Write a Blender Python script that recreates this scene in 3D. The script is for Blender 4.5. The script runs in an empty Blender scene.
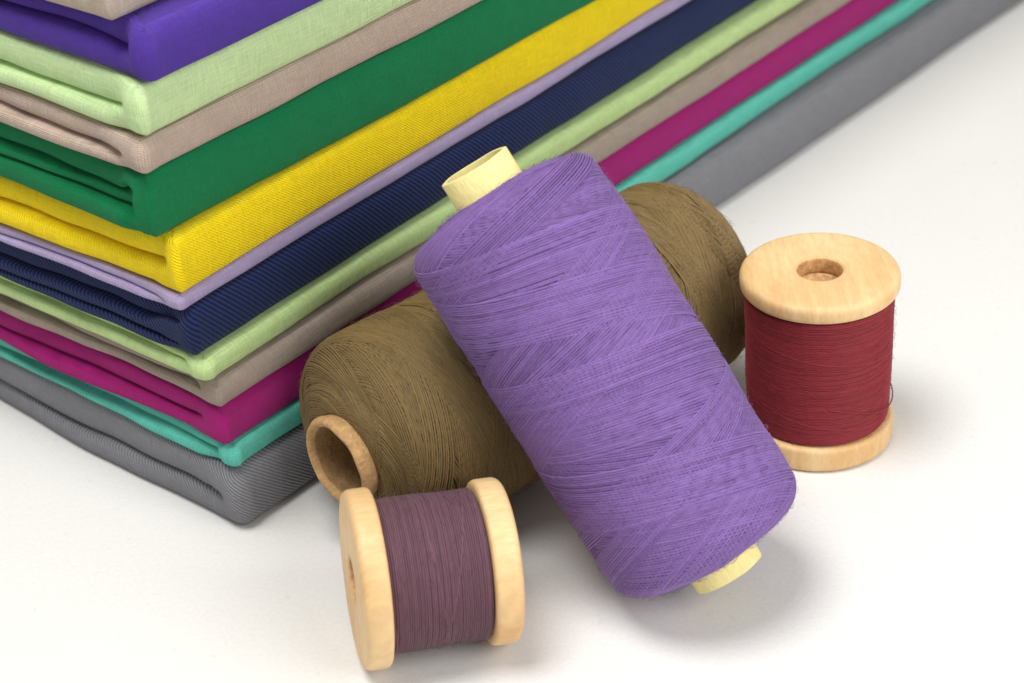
import bpy, bmesh, math, random
import numpy as np
from mathutils import Matrix, Vector
S=0.01   # everything below is written in centimetres
scene=bpy.context.scene
col=scene.collection
rng=np.random.default_rng(7); random.seed(7)

def lin(c):
    out=[]
    for x in c:
        x/=255.0
        out.append(x/12.92 if x<=0.04045 else ((x+0.055)/1.055)**2.4)
    return (*out,1.0)

# ---------------------------------------------------------------- mesh helper
def fast_mesh(name,V,F,uv=None,attrs=None,smooth=True,mat=None):
    V=np.asarray(V,dtype=np.float32)*S
    F=np.asarray(F,dtype=np.int32)
    me=bpy.data.meshes.new(name)
    n=F.shape[1]
    me.vertices.add(len(V)); me.vertices.foreach_set("co",V.ravel())
    me.loops.add(F.size); me.loops.foreach_set("vertex_index",F.ravel())
    me.polygons.add(len(F))
    me.polygons.foreach_set("loop_start",np.arange(0,F.size,n,dtype=np.int32))
    me.polygons.foreach_set("loop_total",np.full(len(F),n,dtype=np.int32))
    me.update(calc_edges=True)
    me.polygons.foreach_set("use_smooth",np.full(len(F),smooth,dtype=bool))
    if uv is not None:
        l=me.uv_layers.new(name="UVMap")
        l.data.foreach_set("uv",np.asarray(uv,dtype=np.float32)[F.ravel()].ravel())
    if attrs:
        for k,a in attrs.items():
            at=me.attributes.new(k,'FLOAT','POINT')
            at.data.foreach_set("value",np.asarray(a,dtype=np.float32))
    me.validate(); me.update()
    if mat: me.materials.append(mat)
    o=bpy.data.objects.new(name,me); col.objects.link(o)
    return o

def empty(name,label,cat,M,group=None):
    e=bpy.data.objects.new(name,None); col.objects.link(e)
    e.empty_display_size=0.01
    e.matrix_world=M
    e["label"]=label; e["category"]=cat
    if group: e["group"]=group
    return e

def parent(o,p):
    o.parent=p; o.matrix_parent_inverse=Matrix.Identity(4); o.matrix_basis=Matrix.Identity(4)

def sines(seed,n=6,lo=.3,hi=2.0):
    r=np.random.default_rng(seed)
    k=r.uniform(lo,hi,(n,2))*r.choice([-1,1],(n,2)); ph=r.uniform(0,6.28,n); a=r.uniform(.5,1,n)
    a/=a.sum()
    def f(x,y):
        s=0
        for i in range(n): s=s+a[i]*np.sin(k[i,0]*x+k[i,1]*y+ph[i])
        return s
    return f

# ---------------------------------------------------------------- node helpers
def newmat(name):
    m=bpy.data.materials.new(name); m.use_nodes=True
    nt=m.node_tree; nt.nodes.clear()
    out=nt.nodes.new('ShaderNodeOutputMaterial'); b=nt.nodes.new('ShaderNodeBsdfPrincipled')
    nt.links.new(b.outputs[0],out.inputs[0])
    return m,nt,b
def math_node(nt,op,a,b=None):
    n=nt.nodes.new('ShaderNodeMath'); n.operation=op
    for i,v in enumerate((a,b)):
        if v is None: continue
        if isinstance(v,(int,float)): n.inputs[i].default_value=v
        else: nt.links.new(v,n.inputs[i])
    return n.outputs[0]
def maprange(nt,v,a,b,c,d):
    n=nt.nodes.new('ShaderNodeMapRange'); nt.links.new(v,n.inputs[0])
    for i,x in enumerate((a,b,c,d)): n.inputs[i+1].default_value=x
    return n.outputs[0]
def mul_color(nt,colr,fac):
    n=nt.nodes.new('ShaderNodeVectorMath'); n.operation='SCALE'
    if isinstance(colr,tuple): n.inputs[0].default_value=colr[:3]
    else: nt.links.new(colr,n.inputs[0])
    nt.links.new(fac,n.inputs['Scale'])
    return n.outputs[0]
def vscale(nt,v,s):
    n=nt.nodes.new('ShaderNodeVectorMath'); n.operation='MULTIPLY'; nt.links.new(v,n.inputs[0]); n.inputs[1].default_value=s
    return n.outputs[0]
def noise(nt,v,scale,detail=2,rough=.5,dist=0):
    n=nt.nodes.new('ShaderNodeTexNoise'); n.inputs['Scale'].default_value=scale; n.inputs['Detail'].default_value=detail
    n.inputs['Roughness'].default_value=rough; n.inputs['Distortion'].default_value=dist
    nt.links.new(v,n.inputs['Vector']); return n

def fabric_mat(name,rgb,weave='plain',pitch=.042,contrast=.22,slope=1.0):
    m,nt,b=newmat(name)
    uv=nt.nodes.new('ShaderNodeUVMap'); uv.uv_map="UVMap"
    nz=noise(nt,uv.outputs[0],.9,1)
    va=vscale(nt,nz.outputs['Color'],(.04,.04,.04))
    vb=nt.nodes.new('ShaderNodeVectorMath'); vb.operation='ADD'; nt.links.new(uv.outputs[0],vb.inputs[0]); nt.links.new(va,vb.inputs[1])
    sep=nt.nodes.new('ShaderNodeSeparateXYZ'); nt.links.new(vb.outputs[0],sep.inputs[0])
    w=2*math.pi/pitch
    sx=math_node(nt,'SINE',math_node(nt,'MULTIPLY',sep.outputs[0],w))
    if weave=='plain':
        sy=math_node(nt,'SINE',math_node(nt,'MULTIPLY',sep.outputs[1],w))
        h=math_node(nt,'MULTIPLY',sx,sy)
        h2=math_node(nt,'ADD',math_node(nt,'ABSOLUTE',sx),math_node(nt,'ABSOLUTE',sy))
        h=math_node(nt,'ADD',math_node(nt,'MULTIPLY',h,.35),math_node(nt,'MULTIPLY',h2,.5))
    else:
        k=1/math.hypot(1,slope)
        d=math_node(nt,'ADD',math_node(nt,'MULTIPLY',sep.outputs[0],w*k*slope),math_node(nt,'MULTIPLY',sep.outputs[1],w*k))
        h=math_node(nt,'ADD',math_node(nt,'MULTIPLY',math_node(nt,'SINE',d),.5),.5)
    irr=[noise(nt,vscale(nt,uv.outputs[0],sc),1.0,2,.6).outputs['Fac'] for sc in ((2.5,30,1),(30,2.5,1))]
    ir=math_node(nt,'ADD',irr[0],irr[1])
    big=noise(nt,uv.outputs[0],.7,3)
    fac=math_node(nt,'MULTIPLY',maprange(nt,h,0,1,1-contrast,1+contrast*.35),maprange(nt,ir,.6,1.4,.82,1.14))
    fac=math_node(nt,'MULTIPLY',fac,maprange(nt,big.outputs['Fac'],.3,.7,.97,1.03))
    c=mul_color(nt,lin(rgb),fac); nt.links.new(c,b.inputs['Base Color'])
    b.inputs['Roughness'].default_value=.9
    b.inputs['Specular IOR Level'].default_value=.15
    b.inputs['Sheen Weight'].default_value=.06
    b.inputs['Sheen Roughness'].default_value=.5
    bp=nt.nodes.new('ShaderNodeBump'); bp.inputs['Strength'].default_value=1.0; bp.inputs['Distance'].default_value=.00018
    hh=math_node(nt,'ADD',h,math_node(nt,'MULTIPLY',ir,.8))
    nt.links.new(hh,bp.inputs['Height']); nt.links.new(bp.outputs[0],b.inputs['Normal'])
    return m

def thread_mat(name,rgb,sheen=.08,rough=.65):
    m,nt,b=newmat(name)
    at=nt.nodes.new('ShaderNodeAttribute'); at.attribute_name='tint'
    uv=nt.nodes.new('ShaderNodeUVMap'); uv.uv_map="UVMap"
    nz=noise(nt,vscale(nt,uv.outputs[0],(5,2.5,1)),1,1)
    f=math_node(nt,'MULTIPLY',at.outputs['Fac'],maprange(nt,nz.outputs['Fac'],.3,.7,.88,1.12))
    nt.links.new(mul_color(nt,lin(rgb),f),b.inputs['Base Color'])
    b.inputs['Roughness'].default_value=rough
    b.inputs['Specular IOR Level'].default_value=.3
    b.inputs['Sheen Weight'].default_value=sheen
    b.inputs['Sheen Roughness'].default_value=.4
    return m

def wood_mat(name,rgb,rgb2,hole):
    m,nt,b=newmat(name)
    tc=nt.nodes.new('ShaderNodeTexCoord')
    v=tc.outputs['Object']
    g1=noise(nt,vscale(nt,v,(100,9,14)),4.5,3,.55,.3)      # long grain
    g2=noise(nt,vscale(nt,v,(100,22,30)),17,2)             # fine pores
    g3=noise(nt,vscale(nt,v,(100,100,100)),.55,2)           # broad tone
    mix=nt.nodes.new('ShaderNodeMix'); mix.data_type='RGBA'
    f=math_node(nt,'ADD',math_node(nt,'MULTIPLY',g1.outputs['Fac'],.45),math_node(nt,'MULTIPLY',g3.outputs['Fac'],.55))
    nt.links.new(maprange(nt,f,.34,.68,0,1),mix.inputs[0])
    mix.inputs[6].default_value=lin(rgb); mix.inputs[7].default_value=lin(rgb2)
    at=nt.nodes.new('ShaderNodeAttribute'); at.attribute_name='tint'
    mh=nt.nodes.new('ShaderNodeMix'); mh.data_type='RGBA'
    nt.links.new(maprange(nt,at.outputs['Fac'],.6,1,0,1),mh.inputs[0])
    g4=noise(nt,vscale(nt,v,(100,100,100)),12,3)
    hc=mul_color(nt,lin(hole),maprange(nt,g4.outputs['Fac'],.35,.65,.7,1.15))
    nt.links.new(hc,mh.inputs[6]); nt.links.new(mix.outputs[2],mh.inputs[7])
    c=mul_color(nt,mh.outputs[2],maprange(nt,g2.outputs['Fac'],.3,.7,.90,1.04))
    nt.links.new(c,b.inputs['Base Color'])
    b.inputs['Roughness'].default_value=.48; b.inputs['Specular IOR Level'].default_value=.35
    bp=nt.nodes.new('ShaderNodeBump'); bp.inputs['Strength'].default_value=.4; bp.inputs['Distance'].default_value=.0002
    nt.links.new(math_node(nt,'ADD',g1.outputs['Fac'],g2.outputs['Fac']),bp.inputs['Height']); nt.links.new(bp.outputs[0],b.inputs['Normal'])
    return m

def card_mat(name,rgb,rough=.75,fiber=.1,bump=.5,stretch=35,sc=2.2):
    m,nt,b=newmat(name)
    tc=nt.nodes.new('ShaderNodeTexCoord')
    v=vscale(nt,tc.outputs['Object'],(100,100,stretch))
    n1=noise(nt,v,sc,4); n2=noise(nt,v,16,3)
    at=nt.nodes.new('ShaderNodeAttribute'); at.attribute_name='tint'
    f=math_node(nt,'MULTIPLY',maprange(nt,n1.outputs['Fac'],.3,.7,1-fiber,1+fiber*.5),maprange(nt,n2.outputs['Fac'],.3,.7,1-fiber*.8,1+fiber*.5))
    f=math_node(nt,'MULTIPLY',f,at.outputs['Fac'])
    nt.links.new(mul_color(nt,lin(rgb),f),b.inputs['Base Color'])
    b.inputs['Roughness'].default_value=rough; b.inputs['Specular IOR Level'].default_value=.2
    bp=nt.nodes.new('ShaderNodeBump'); bp.inputs['Strength'].default_value=bump; bp.inputs['Distance'].default_value=.0003
    nt.links.new(math_node(nt,'ADD',math_node(nt,'MULTIPLY',n1.outputs['Fac'],.5),n2.outputs['Fac']),bp.inputs['Height']); nt.links.new(bp.outputs[0],b.inputs['Normal'])
    return m

# ---------------------------------------------------------------- ground
def ground():
    m,nt,b=newmat("ground_paint")
    tc=nt.nodes.new('ShaderNodeTexCoord')
    v=vscale(nt,tc.outputs['Object'],(100,100,100))
    n1=noise(nt,v,.2,2); n2=noise(nt,v,14,3); vo=noise(nt,v,4.5,2)
    f=math_node(nt,'MULTIPLY',maprange(nt,n1.outputs['Fac'],.3,.7,.99,1.01),maprange(nt,n2.outputs['Fac'],.35,.65,.966,1.014))
    f=math_node(nt,'MULTIPLY',f,maprange(nt,vo.outputs['Fac'],.66,.74,1,.94))
    nt.links.new(mul_color(nt,(.765,.755,.732,1),f),b.inputs['Base Color'])
    b.inputs['Roughness'].default_value=.6; b.inputs['Specular IOR Level'].default_value=.25
    bp=nt.nodes.new('ShaderNodeBump'); bp.inputs['Strength'].default_value=.25; bp.inputs['Distance'].default_value=.0002
    nt.links.new(n2.outputs['Fac'],bp.inputs['Height']); nt.links.new(bp.outputs[0],b.inputs['Normal'])
    k=150
    o=fast_mesh("ground",[(-k,-k,0),(k,-k,0),(k,k,0),(-k,k,0)],[(0,1,2,3)],mat=m)
    o["kind"]="structure"
ground()

# ---------------------------------------------------------------- folded fabrics
AZ=math.radians(41.97)
C0=np.array([-5.05,-5.37])
UH=np.array([math.sin(AZ),math.cos(AZ)]); VH=np.array([-math.cos(AZ),math.sin(AZ)])
LU,LV=36.0,15.0
def sm(x,a,b):
    t=np.clip((x-a)/(b-a),0,1); return t*t*(3-2*t)

def fabric(z0,z1,dx,dy,rot,plies,mat,label,seed,rc=.10,prot=.14,rightgroove=.22,fi0=None,fi1=None,amp=.04,gl=.42):
    """one folded cloth: the short side shows the stacked plies, the long side the single outer fold"""
    r=np.random.default_rng(seed+50)
    Q=[];Nn=[];sv=[]
    lv=np.concatenate([np.arange(LV-rc,3,-.08),np.arange(3,1,-.04),np.arange(1,rc,-.02)])
    for v in lv: Q.append((rc,v));Nn.append((-1,0));sv.append(-(v-rc))
    for a in np.linspace(0,90,17): Q.append((rc,rc));Nn.append((-math.cos(math.radians(a)),-math.sin(math.radians(a))));sv.append(a/90*.001)
    lu=np.concatenate([np.arange(rc+.03,3,.035),np.arange(3,LU-rc,.11)])
    for u in lu: Q.append((u,rc));Nn.append((0,-1));sv.append(u-rc)
    for a in np.linspace(0,90,6): Q.append((LU-rc,rc));Nn.append((math.sin(math.radians(a)),-math.cos(math.radians(a))));sv.append(LU)
    for v in np.linspace(rc+.5,LV-rc-.5,20): Q.append((LU-rc,v));Nn.append((1,0));sv.append(LU+v)
    for a in np.linspace(0,90,6): Q.append((LU-rc,LV-rc));Nn.append((math.cos(math.radians(a)),math.sin(math.radians(a))));sv.append(LU+LV)
    for u in np.linspace(LU-rc-.5,rc+.5,30): Q.append((u,LV-rc));Nn.append((0,1));sv.append(LU+LV+LU-u)
    for a in np.linspace(0,90,6)[:-1]: Q.append((rc,LV-rc));Nn.append((-math.sin(math.radians(a)),math.cos(math.radians(a))));sv.append(2*LU+LV)
    Q=np.array(Q,float);Nn=np.array(Nn,float);sv=np.array(sv)
    edge=Q+Nn*rc
    su=np.concatenate([[0],np.cumsum(np.linalg.norm(np.diff(edge,axis=0),axis=1))])
    ns=len(sv)
    H=z1-z0
    hs=np.array([p[0] for p in plies],float);hs/=hs.sum()
    edges=np.concatenate([[0],np.cumsum(hs)])
    K=15
    spow=lambda q,e: math.copysign(abs(q)**e,q)
    zl=[];ph=[];pj=[]
    gap=.008/H
    for j in range(len(plies)):
        c=(edges[j]+edges[j+1])/2;hh=(edges[j+1]-edges[j])/2
        for q in np.linspace(-1,1,K):
            zl.append(c+(hh-gap)*spow(math.sin(q*math.pi/2),.85)); ph.append(q); pj.append(j)
    zl=np.array(zl);ph=np.array(ph);pj=np.array(pj)
    M=len(zl)
    tt=np.linspace(-1,1,M)
    zr=.5+(.5-gap*.8)*np.sign(tt)*np.abs(np.sin(tt*math.pi/2))**.85
    wl=np.zeros((ns,M))
    ends=r.uniform(-.45,.0,len(plies)); lens=r.uniform(.3,1.0,len(plies))
    for i in range(M):
        j=pj[i]; wl[:,i]=1-sm(sv,ends[j]-lens[j],ends[j])
    wsm=wl.copy()
    for _ in range(4): wsm[:,1:-1]=(wsm[:,:-2]+wsm[:,1:-1]*2+wsm[:,2:])/4
    wl=wsm
    # cloth puckers out to a small soft point at the corner
    pc=r.uniform(-.2,.0);pa=r.uniform(.02,.10)
    pinch=pa*np.exp(-((sv-pc)/r.uniform(.12,.25))**2)
    fs=[sines(seed*31+j,5,.25,1.2) for j in range(len(plies)+3)]
    fine=[sines(seed*57+j,6,1.5,5.0) for j in range(len(plies)+3)]
    Dl=np.zeros((ns,M));dz=np.zeros((ns,M))
    for i in range(M):
        j=pj[i]; sb=plies[j][1]
        sbv=sb+.08*fs[j](sv,j*3.1)+.022*fine[j](sv,1.7*j)
        c=max(0,math.cos(ph[i]*math.pi/2))**.6
        hj=H*hs[j]
        nose=min(.28,.72*hj)
        dd=sbv+nose*(1-c)
        if abs(ph[i])==1 and 0<i<M-1: dd=dd*0+gl
        Dl[:,i]=dd
        g=np.clip(.06*fs[j](sv*1.0,7.+j)+.006,0,.05)
        if not (j==0 and ph[i]<0): dz[:,i]-=np.sign(ph[i])*abs(ph[i])**2*g*(1 if (j<len(plies)-1 or ph[i]<0) else .4)
    Gr=min(rightgroove,.5*H)
    ex_=r.uniform(.47,.64)
    cr=np.maximum(0,np.cos(tt*math.pi/2))**ex_
    skew=r.uniform(-.06,.06)*tt
    Dr=(Gr*(1-cr)+skew)[None,:]+(.045*fs[-1](sv,0)+.015*fine[-1](sv,5.))[:,None]
    D=Dl*wl+Dr*(1-wl)-pinch[:,None]*(cr[None,:]**2)
    Zf=zl[None,:]*wl+zr[None,:]*(1-wl)+dz*wl/H
    mid=np.sin(np.pi*np.clip(Zf,0,1))
    bend=r.uniform(-.22,.10)*np.exp(-(np.minimum(sv,0)/.9)**2)
    Zf=Zf+mid*wl*(.09*fs[-2](sv,2.0)+.02*fine[-2](sv,9.0)+bend)[:,None]
    D=np.concatenate([np.full((ns,1),1.0),np.full((ns,1),.5),D,np.full((ns,1),.5),np.full((ns,1),1.0)],1)
    Zf=np.concatenate([np.zeros((ns,2)),Zf,np.ones((ns,2))],1)
    M2=M+4
    off=np.maximum(D,-.5)
    P=np.zeros((ns,M2,2))
    for i in range(M2):
        d=off[:,i]
        p=Q+Nn*(rc-np.minimum(d,rc))[:,None]
        ex=np.maximum(d,rc)
        P[:,i,0]=np.where(d>rc,np.clip(p[:,0],ex,LU-ex),p[:,0]);P[:,i,1]=np.where(d>rc,np.clip(p[:,1],ex,LV-ex),p[:,1])
    P-=prot
    W=C0[None,None,:]+P[:,:,0:1]*UH+P[:,:,1:2]*VH
    ca,sa=math.cos(math.radians(rot)),math.sin(math.radians(rot))
    X=W[:,:,0]-C0[0];Y=W[:,:,1]-C0[1]
    X,Y=X*ca-Y*sa,X*sa+Y*ca
    X=X+C0[0]+dx;Y=Y+C0[1]+dy
    n0=fi0(X,Y)*amp if fi0 else 0*X
    n1=fi1(X,Y)*amp
    Z=(z0+n0)*(1-Zf)+(z1+n1)*Zf
    if fi0: Z=Z+.010*(.5-Zf)*2
    V=np.stack([X,Y,Z],2).reshape(-1,3)
    dP=np.sqrt(np.diff(P[:,:,0],axis=1)**2+np.diff(P[:,:,1],axis=1)**2+np.diff(Z,axis=1)**2)
    arc=np.concatenate([np.zeros((ns,1)),np.cumsum(dP,1)],1)
    arcR=arc[(sv>1)&(sv<20)].mean(0)
    # cloth coordinate follows height on the ply side so the weave stays even and straight
    i0=arcR[2]
    arcm=np.where((Zf>0)&(Zf<1),i0+Zf*(H+.15),arcR[None,:])
    uv=np.stack([np.repeat(su[:,None],M2,1)+3.3*seed,arcm],2).reshape(-1,2)
    idx=np.arange(ns*M2).reshape(ns,M2)
    b=np.roll(idx,-1,0)
    F=np.stack([idx[:,:-1],b[:,:-1],b[:,1:],idx[:,1:]],2).reshape(-1,4)
    o=fast_mesh("folded_fabric",V,F,uv=uv,mat=mat)
    bm=bmesh.new(); bm.from_mesh(o.data); bm.verts.ensure_lookup_table()
    ul=bm.loops.layers.uv.active
    for ring,rev in ((idx[:,0],True),(idx[:,-1],False)):
        vs=[bm.verts[int(k)] for k in ring]
        if rev: vs=vs[::-1]
        f=bm.faces.new(vs); f.smooth=False
        for l in f.loops: l[ul].uv=(l.vert.co.x/S,l.vert.co.y/S)
    bmesh.ops.remove_doubles(bm,verts=bm.verts,dist=.000001)
    bmesh.ops.recalc_face_normals(bm,faces=bm.faces)
    bm.to_mesh(o.data); bm.free()
    o["label"]=label; o["category"]="fabric"; o["group"]="folded fabrics piled in one stack"
    return o

mats=dict(
 gray=fabric_mat("gray_twill",(138,138,143),'twill',.060,.36,1.0),
 turq=fabric_mat("turquoise_cotton",(106,216,194),'plain',.046,.22),
 mag=fabric_mat("magenta_cotton",(176,28,122),'plain',.048,.3),
 b2=fabric_mat("taupe_linen",(176,160,146),'plain',.060,.4),
 lg2=fabric_mat("pale_green_cotton_lower",(214,243,166),'plain',.046,.22),
 navy=fabric_mat("navy_twill",(33,46,90),'twill',.080,.68,1.3),
 lil=fabric_mat("lilac_cotton",(194,178,220),'plain',.046,.22),
 yel=fabric_mat("yellow_twill",(255,224,16),'twill',.046,.13,1.0),
 grn=fabric_mat("green_cotton",(3,132,78),'plain',.050,.36),
 bei=fabric_mat("beige_linen",(204,182,166),'plain',.064,.45),
 lg=fabric_mat("pale_green_cotton",(221,249,184),'plain',.046,.2),
 pur=fabric_mat("purple_cotton",(88,58,166),'plain',.052,.36),
 top=fabric_mat("beige_linen_top",(208,190,172),'plain',.064,.42),
)
L=[
 ("gray",0,1.27,.10,-.12,-1.3,[(.42,0),(.58,.05)],"gray twill fabric folded at the bottom of the stack"),
 ("turq",1.27,1.77,.12,0,-.1,[(.40,.0),(.60,.10)],"turquoise cotton fabric folded between gray and magenta cloth"),
 ("mag",1.77,2.57,.04,0,.2,[(.36,.0),(.64,.12)],"magenta cotton fabric folded in the lower stack"),
 ("b2",2.57,3.06,.05,0,.2,[(.5,.02),(.5,.12)],"taupe linen fabric folded on top of magenta cloth"),
 ("lg2",3.06,3.56,-.1,0,.6,[(.6,.0),(.4,.08)],"pale green cotton fabric folded under navy cloth"),
 ("navy",3.56,4.49,-.20,0,1.1,[(.24,.03),(.26,.0),(.50,.12)],"navy blue twill fabric folded with ribbed surface"),
 ("lil",4.49,4.82,-.30,0,1.2,[(.5,0),(.5,.07)],"thin lilac cotton fabric folded under yellow cloth"),
 ("yel",4.82,5.80,-.24,0,1.3,[(.40,.0),(.60,.15)],"bright yellow fabric folded in the middle of the stack"),
 ("grn",5.80,6.99,-.50,0,-.6,[(.40,.0),(.18,.14),(.42,.16)],"thick emerald green cotton fabric folded over yellow cloth"),
 ("bei",6.99,7.65,-.46,0,-.9,[(.42,.0),(.58,.12)],"beige linen fabric folded on emerald green cloth"),
 ("lg",7.65,8.55,-.34,0,-.5,[(.38,.0),(.62,.15)],"pale green cotton fabric folded under purple cloth"),
 ("pur",8.55,9.41,-.10,0,-1.2,[(.55,.0),(.45,.14)],"deep purple cotton fabric folded near the stack top"),
 ("top",9.41,10.5,-.6,.3,0,[(.5,.0),(.5,.10)],"light beige linen fabric folded on purple cloth"),
]
infs=[None]+[sines(900+i,7,.15,1.3) for i in range(len(L))]
for i,(k,z0,z1,dx,dy,rot,pl,lab) in enumerate(L):
    fabric(z0,z1,dx,dy,rot,pl,mats[k],lab,i+1,fi0=infs[i],fi1=infs[i+1],
           rc=.28 if k=="gray" else .08+.012*((i*5)%7),rightgroove=.36 if k=="gray" else .23)

# ---------------------------------------------------------------- revolve & threads
def revolve(name,prof,seg,mat,tints=None,wob=0.0,seed=0,closed=True,zwob=0.0,cut=None):
    prof=np.array(prof,float);m=len(prof)
    th=np.linspace(0,2*math.pi,seg,endpoint=False)
    f=sines(seed+5,5,1,3);g=sines(seed+6,5,1,4)
    R=prof[:,0][None,:]*(1+wob*f(np.cos(th)*1.5,np.sin(th)*1.5))[:,None]
    X=R*np.cos(th)[:,None];Y=R*np.sin(th)[:,None];Z=np.repeat(prof[:,1][None,:],seg,0)+zwob*g(np.cos(th)*1.7,np.sin(th)*1.7)[:,None]
    if cut:      # upper end cut slightly off square
        hi=prof[:,1]>prof[:,1].mean()
        Z=Z-np.where(hi[None,:],cut[0]*X+cut[1]*Y,0)
    V=np.stack([X,Y,Z],2).reshape(-1,3)
    idx=np.arange(seg*m).reshape(seg,m);b=np.roll(idx,-1,0)
    F=np.stack([idx,b,np.roll(b,-1,1),np.roll(idx,-1,1)],2)
    if not closed: F=F[:,:-1]
    F=F.reshape(-1,4)
    t=np.ones(m) if tints is None else np.array(tints,float)
    tint=np.repeat(t[None,:],seg,0).ravel()
    uv=np.stack([np.repeat(th[:,None],m,1)*1.5,Z],2).reshape(-1,2)
    return fast_mesh(name,V,F,uv=uv,attrs={"tint":tint},mat=mat)

def round_prof(pts,r,n=6):
    out=[]
    m=len(pts)
    for i in range(m):
        p0=np.array(pts[i-1],float);p=np.array(pts[i],float);p1=np.array(pts[(i+1)%m],float)
        rr=r[i] if isinstance(r,(list,tuple)) else r
        if rr<=0: out.append(tuple(p));continue
        a=p+(p0-p)/np.linalg.norm(p0-p)*min(rr,np.linalg.norm(p0-p)*.49)
        b=p+(p1-p)/np.linalg.norm(p1-p)*min(rr,np.linalg.norm(p1-p)*.49)
        for t in np.linspace(0,1,n):
            out.append(tuple((1-t)**2*a+2*t*(1-t)*p+t*t*b))
    return out

def tubes(paths,rads,tints,sides=5):
    Vs=[];Fs=[];Us=[];Ts=[];base=0
    ang=np.linspace(0,2*math.pi,sides,endpoint=False)
    for P,rad,ti in zip(paths,rads,tints):
        n=len(P)
        T=np.gradient(P,axis=0);T/=np.linalg.norm(T,axis=1)[:,None]+1e-9
        A=P.copy();A[:,2]=0;A/=np.linalg.norm(A,axis=1)[:,None]+1e-9
        B=np.cross(T,A);B/=np.linalg.norm(B,axis=1)[:,None]+1e-9
        A=np.cross(B,T)
        rr=np.full(n,rad)
        V=P[:,None,:]+rr[:,None,None]*(np.cos(ang)[None,:,None]*A[:,None,:]+np.sin(ang)[None,:,None]*B[:,None,:])
        s=np.concatenate([[0],np.cumsum(np.linalg.norm(np.diff(P,axis=0),axis=1))])
        U=np.stack([np.repeat(s[:,None],sides,1)+ti*37,np.repeat((ang/6.2832)[None,:],n,0)],2)
        idx=base+np.arange(n*sides).reshape(n,sides)
        r_=np.roll(idx,-1,1)
        F=np.stack([idx[:-1],r_[:-1],r_[1:],idx[1:]],2).reshape(-1,4)
        Vs.append(V.reshape(-1,3));Fs.append(F);Us.append(U.reshape(-1,2));Ts.append(np.full(n*sides,ti));base+=n*sides
    return Vs,Fs,Us,Ts

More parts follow.
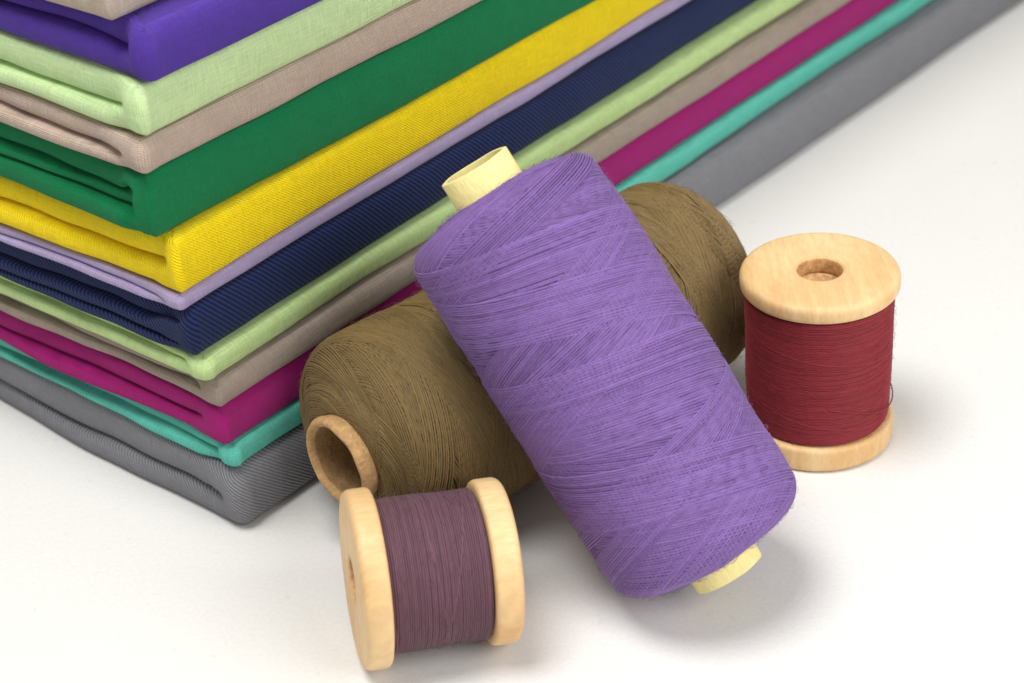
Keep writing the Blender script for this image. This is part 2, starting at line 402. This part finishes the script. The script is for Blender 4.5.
def wind(name,prof,mat,groups,trad,sides=5,seg=56,step=.0018,hair=1500,seed=0,wob=.006,hair_len=.25,under=.8,tvar=.06,extra=None,wobf=2.0,jit=.004,core=.3,wander=1.0,tind=.09):
    """prof: polyline (r,z) of the wound surface; real strands in parallel bands laid over a solid core"""
    r=np.random.default_rng(seed)
    prof=np.array(prof,float)
    arc=np.concatenate([[0],np.cumsum(np.linalg.norm(np.diff(prof,axis=0),axis=1))]);LT=arc[-1]
    f=sines(seed+3,6,.8,2.4)
    def surf(q,th,lift):
        rr=np.interp(q,arc,prof[:,0]);zz=np.interp(q,arc,prof[:,1])
        e=.03
        dr=np.interp(q+e,arc,prof[:,0])-np.interp(q-e,arc,prof[:,0]);dz=np.interp(q+e,arc,prof[:,1])-np.interp(q-e,arc,prof[:,1])
        L_=np.sqrt(dr*dr+dz*dz)+1e-9;nr=dz/L_;nz=-dr/L_
        w=wob*f(np.cos(th)*wobf+zz*.9,np.sin(th)*wobf-zz*.7)
        rr=rr+nr*(lift+w);zz=zz+nz*(lift+w)
        return np.stack([rr*np.cos(th),rr*np.sin(th),zz],-1)
    paths=[];rads=[];tints=[]
    top=step*len(groups)
    for gi,(pitch,count,space,start,dirn) in enumerate(groups):
        lift0=step*gi
        th0=r.uniform(0,6.283); tg=1+tvar*r.uniform(-1,1)
        ph=r.uniform(0,6.28,3); turns=LT/pitch
        acc=0.0
        wn=wander*min(1,pitch)
        for k in range(count):
            acc+=space*r.uniform(.88,1.15)*(1 if r.random()>.04 else 1.4)
            n=max(12,int(seg*turns))
            u=np.linspace(0,1,n)
            th=th0+dirn*(u*turns*2*math.pi)+ acc/pitch*2*math.pi*dirn
            q=u*LT+wn*(.05*np.sin(u*turns*2.1+ph[0])+.03*np.sin(u*23+ph[1]))+jit*np.sin(u*turns*5+r.uniform(0,6))
            if pitch<.1: q=q+.002*np.sin(u*turns*6.283*.37+1)+.002*np.sin(u*turns*6.283*.13)
            q=np.clip(q,.0,LT)
            P=surf(q,th,lift0+.0015*r.random())
            if pitch<.1:     # tight winding: every turn gets its own slight tone
                j=0
                while j<n-2:
                    e=min(n,j+seg+1)
                    paths.append(P[j:e]);rads.append(trad*r.uniform(.95,1.05));tints.append(tg*(1+tind*r.uniform(-1,1)));j+=seg
            else:
                paths.append(P);rads.append(trad*r.uniform(.9,1.1));tints.append(tg*(1+tind*r.uniform(-1,1)))
    Vs,Fs,Us,Ts=tubes(paths,rads,tints,sides)
    base=sum(len(v) for v in Vs)
    th=np.linspace(0,2*math.pi,120,endpoint=False)
    q=np.linspace(0,LT,160)
    Q_,T_=np.meshgrid(q,th)
    V=surf(Q_.ravel(),T_.ravel(),top*.35-trad*core)
    m=len(q);idx=base+np.arange(120*m).reshape(120,m);b=np.roll(idx,-1,0)
    Fs.append(np.stack([idx[:,:-1],b[:,:-1],b[:,1:],idx[:,1:]],2).reshape(-1,4))
    Vs.append(V);Us.append(np.stack([T_.ravel()*1.6,Q_.ravel()*20],1));Ts.append(np.full(len(V),under));base+=len(V)
    hp=[]
    for i in range(hair):
        q0=r.uniform(.1,LT-.1);t0=r.uniform(0,6.283);ln=hair_len*r.uniform(.3,1)
        R0=max(.4,float(np.interp(q0,arc,prof[:,0])))
        dq,dt=r.uniform(-.5,.5)*ln,r.choice([-1,1])*ln/R0
        s=np.linspace(0,1,6)
        lf=top+ (r.uniform(.005,.07))*np.sin(s*math.pi*r.uniform(.4,1.0))
        hp.append(surf(q0+dq*s*s,t0+dt*s,lf))
    if hair:
        a,b_,c,d=tubes(hp,[.0022]*hair,[1.15]*hair,3)
        Vs+=a;Fs+=[x+base for x in b_];Us+=c;Ts+=d
    base=sum(len(v) for v in Vs)
    if extra:
        a,b_,c,d=tubes(extra,[trad*.7]*len(extra),[1.0]*len(extra),sides)
        Vs+=a;Fs+=[x+base for x in b_];Us+=c;Ts+=d
    return fast_mesh(name,np.concatenate(Vs),np.concatenate(Fs),uv=np.concatenate(Us),attrs={"tint":np.concatenate(Ts)},mat=mat)

def axis_matrix(base,d):
    z=Vector(d).normalized(); x=Vector((0,0,1)).cross(z)
    if x.length<1e-4: x=Vector((1,0,0))
    x.normalize(); y=z.cross(x)
    M=Matrix((x,y,z)).transposed().to_4x4(); M.translation=Vector(base)*S
    return M

def body_prof(R,Lh,rin,sh,dome,n=24,bulge=0.0):
    pts=[]
    for t in np.linspace(0,1,8):
        rr=rin+(R-sh-rin)*t; pts.append((rr,-Lh-dome*(1-t**2)))
    for a in np.linspace(0,90,12)[1:]:
        pts.append((R-sh+sh*math.sin(math.radians(a)),-Lh+sh*(1-math.cos(math.radians(a)))))
    for t in np.linspace(0,1,n)[1:-1]:
        z=-Lh+sh+(2*Lh-2*sh)*t; pts.append((R+bulge*math.sin(math.pi*t)+.010*math.sin(17*t+1),z))
    k=[(r_,-z_) for r_,z_ in pts[:19]][::-1]
    return pts+k

def cross_groups(r,total,pmin,pmax,cmin,cmax,space):
    g=[];s=1
    for i in range(total):
        g.append((r.uniform(pmin,pmax),int(r.integers(cmin,cmax)),space,0,s)); s=-s
    return g

# purple leaning spool
T_pur=thread_mat("purple_thread",(125,95,156))
PB=np.array([2.93,-8.43,1.06]);PT=np.array([-.05,-5.66,6.10])
d=PT-PB;Lp=np.linalg.norm(d);d/=Lp
ext=.52
M=axis_matrix(PB-d*ext,d)
e=empty("thread_spool","large purple thread spool leaning on the olive spool","thread spool",M)
r=np.random.default_rng(14)
prof=[(a,b+Lp/2+ext) for a,b in body_prof(1.64,Lp/2,.62,.38,.12,bulge=.02)]
o=wind("thread",prof,T_pur,cross_groups(r,30,1.7,4.0,11,22,.041),.0190,seed=24,hair=2600,wob=.025,jit=.003,tvar=.09,tind=.14,step=.0022,core=.5,under=.72);parent(o,e)
cy=card_mat("pale_yellow_card",(244,230,158),fiber=.09)
tube=[(.50,0),(.60,0),(.60,Lp+ext+.70),(.51,Lp+ext+.70)]
tp=round_prof(tube,.018,3)
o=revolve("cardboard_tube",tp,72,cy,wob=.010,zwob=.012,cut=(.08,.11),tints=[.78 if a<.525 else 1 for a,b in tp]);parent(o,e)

# olive spool lying on the table
T_ol=thread_mat("olive_thread",(120,99,60))
OA=np.array([-3.12,-6.48,1.9]);OB=np.array([3.55,-1.0,1.9])
d=OB-OA;Lo=np.linalg.norm(d);d/=Lo
M=axis_matrix(OA,d)
e=empty("thread_spool","large olive brown thread spool lying on the table","thread spool",M)
tl=.52
Lb=Lo-tl
prof=[(a,b+Lb/2+tl) for a,b in body_prof(1.86,Lb/2,.74,.56,.16,bulge=.02)]
r=np.random.default_rng(12)
o=wind("thread",prof,T_ol,cross_groups(r,34,1.4,3.8,8,16,.039),.0178,seed=22,hair=3600,wob=.035,jit=.006,tvar=.08,tind=.15,step=.0022,core=.5,under=.70);parent(o,e)
cb=card_mat("brown_card",(186,148,102),fiber=.2,bump=.7,stretch=90,sc=7)
tube=[(.66,.06),(.71,.0),(.78,-.01),(.84,.10),(.79,.26),(.74,.50),(.72,Lo+.4),(.62,Lo+.4),(.62,.3)]
tp=round_prof(tube,.05,5)
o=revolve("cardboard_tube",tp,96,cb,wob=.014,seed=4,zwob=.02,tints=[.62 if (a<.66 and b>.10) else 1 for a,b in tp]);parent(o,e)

# wooden spools
wood=wood_mat("birch_wood",(236,204,152),(216,172,116),(214,166,112))
def flange_prof(z0,z1,R,rh,bo,bi):
    return round_prof([(rh,z0),(R,z0),(R,z1),(rh,z1)],[.07,bi,bo,.07],7)
def wooden_spool(M,label,H,R,Rt,ft,fb,rh,seed,Rb=None,taper=0.0):
    Rb=Rb or R
    e=empty("wooden_spool",label,"thread spool",M,group="small wooden spools of thread")
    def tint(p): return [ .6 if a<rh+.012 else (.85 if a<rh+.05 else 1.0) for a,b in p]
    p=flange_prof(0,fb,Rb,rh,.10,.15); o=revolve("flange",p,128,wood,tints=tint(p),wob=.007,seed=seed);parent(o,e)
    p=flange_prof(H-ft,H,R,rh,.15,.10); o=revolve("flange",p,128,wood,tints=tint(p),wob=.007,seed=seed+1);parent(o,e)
    p=[(rh,fb+.002),(.62,fb+.002),(.62,H-ft-.002),(rh,H-ft-.002)]
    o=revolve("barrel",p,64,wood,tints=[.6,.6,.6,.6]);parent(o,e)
    z0,z1=fb+.02,H-ft-.02
    tp=lambda z:-taper*(1-(z-z0)/(z1-z0))
    prof=[(.66,z0)]+[(Rt-.10+.10*math.sin(a),z0+.06*(1-math.cos(a))) for a in np.linspace(0,math.pi/2,6)]
    prof+=[(Rt+.010*math.sin(6*t),z0+.06+(z1-z0-.12)*t) for t in np.linspace(0,1,20)[1:-1]]
    prof+=[(Rt-.10+.10*math.cos(a),z1-.06*(1-math.sin(a))) for a in np.linspace(0,math.pi/2,6)]+[(.66,z1)]
    prof=[(a+(tp(b) if a>.7 else 0),b) for a,b in prof]
    g=[(.9,1,.03,0,1),(.0345,1,.01,0,-1),(1.3,1,.03,0,-1)]
    return e,prof,g
M=axis_matrix((5.42,-3.98,0),(0,0,1))
e,prof,g=wooden_spool(M,"upright wooden spool wound with dark red thread",3.42,1.39,1.30,.32,.50,.385,31,Rb=1.35,taper=.06)
T_red=thread_mat("dark_red_thread",(136,40,48))
th=np.linspace(-1.6,.9,46)
rr=1.29+.03*np.sin((th+1.6)*1.25)**2
loops=[np.stack([rr*np.cos(th),rr*np.sin(th),1.2-.30*np.cos(th*1.1)+.06*np.sin(th*3)],1)]
o=wind("thread",prof,T_red,g,.0178,seed=31,hair=700,wob=.015,extra=loops,jit=.002,tvar=.03,step=.003,core=.4,tind=.11,under=.78,seg=72);parent(o,e)
# mauve, lying on its side
b=math.radians(10.5)
d=np.array([math.cos(b),math.sin(b),-.075]);d/=np.linalg.norm(d);Hs=2.50
cen=np.array([-1.58,-8.84,1.39])
M=axis_matrix(cen-d*Hs/2,d)
e,prof,g=wooden_spool(M,"wooden spool of mauve thread lying on its side",Hs,1.32,1.19,.46,.44,.36,41,Rb=1.42)
T_mv=thread_mat("mauve_thread",(104,72,84))
o=wind("thread",prof,T_mv,g,.0178,seed=41,hair=700,wob=.008,jit=.002,tvar=.03,step=.003,core=.4,tind=.10,under=.78,seg=72);parent(o,e)

# ---------------------------------------------------------------- lights, world, camera
def area(name,loc,target,size,power,color=(1,1,1)):
    l=bpy.data.lights.new(name,'AREA');l.shape='DISK';l.size=size*S;l.energy=power;l.color=color
    o=bpy.data.objects.new(name,l);col.objects.link(o);o.location=Vector(loc)*S
    o.rotation_euler=(Vector(target)-Vector(loc)).to_track_quat('-Z','Y').to_euler()
area("key_light",(-16,-14,78),(2,0,0),38,4.9,(1,.988,.968))
area("fill_light",(42,-46,42),(0,-1,2),46,3.2,(1,.99,.98))
w=bpy.data.worlds.new("World");scene.world=w;w.use_nodes=True
bg=w.node_tree.nodes['Background'];bg.inputs[0].default_value=(1,.995,.985,1);bg.inputs[1].default_value=.41

FPX=1940.3;PIT=math.radians(31.765);ROLL=math.radians(4.8);D=48*FPX/2400
cam=bpy.data.cameras.new("camera");co=bpy.data.objects.new("camera",cam);col.objects.link(co)
F=Vector((0,math.cos(PIT),-math.sin(PIT)));Rr=Vector((1,0,0));U=Vector((0,math.sin(PIT),math.cos(PIT)))
R2=math.cos(ROLL)*Rr-math.sin(ROLL)*U;U2=math.sin(ROLL)*Rr+math.cos(ROLL)*U
Mc=Matrix((R2,U2,-F)).transposed().to_4x4();Mc.translation=-F*D*S
co.matrix_world=Mc
cam.sensor_width=36;cam.lens=FPX/1024*36;cam.clip_start=.01;cam.clip_end=20
cam.dof.use_dof=True;cam.dof.focus_distance=.325;cam.dof.aperture_fstop=26
scene.camera=co
scene.view_settings.view_transform='Standard';scene.view_settings.look='None';scene.view_settings.exposure=0
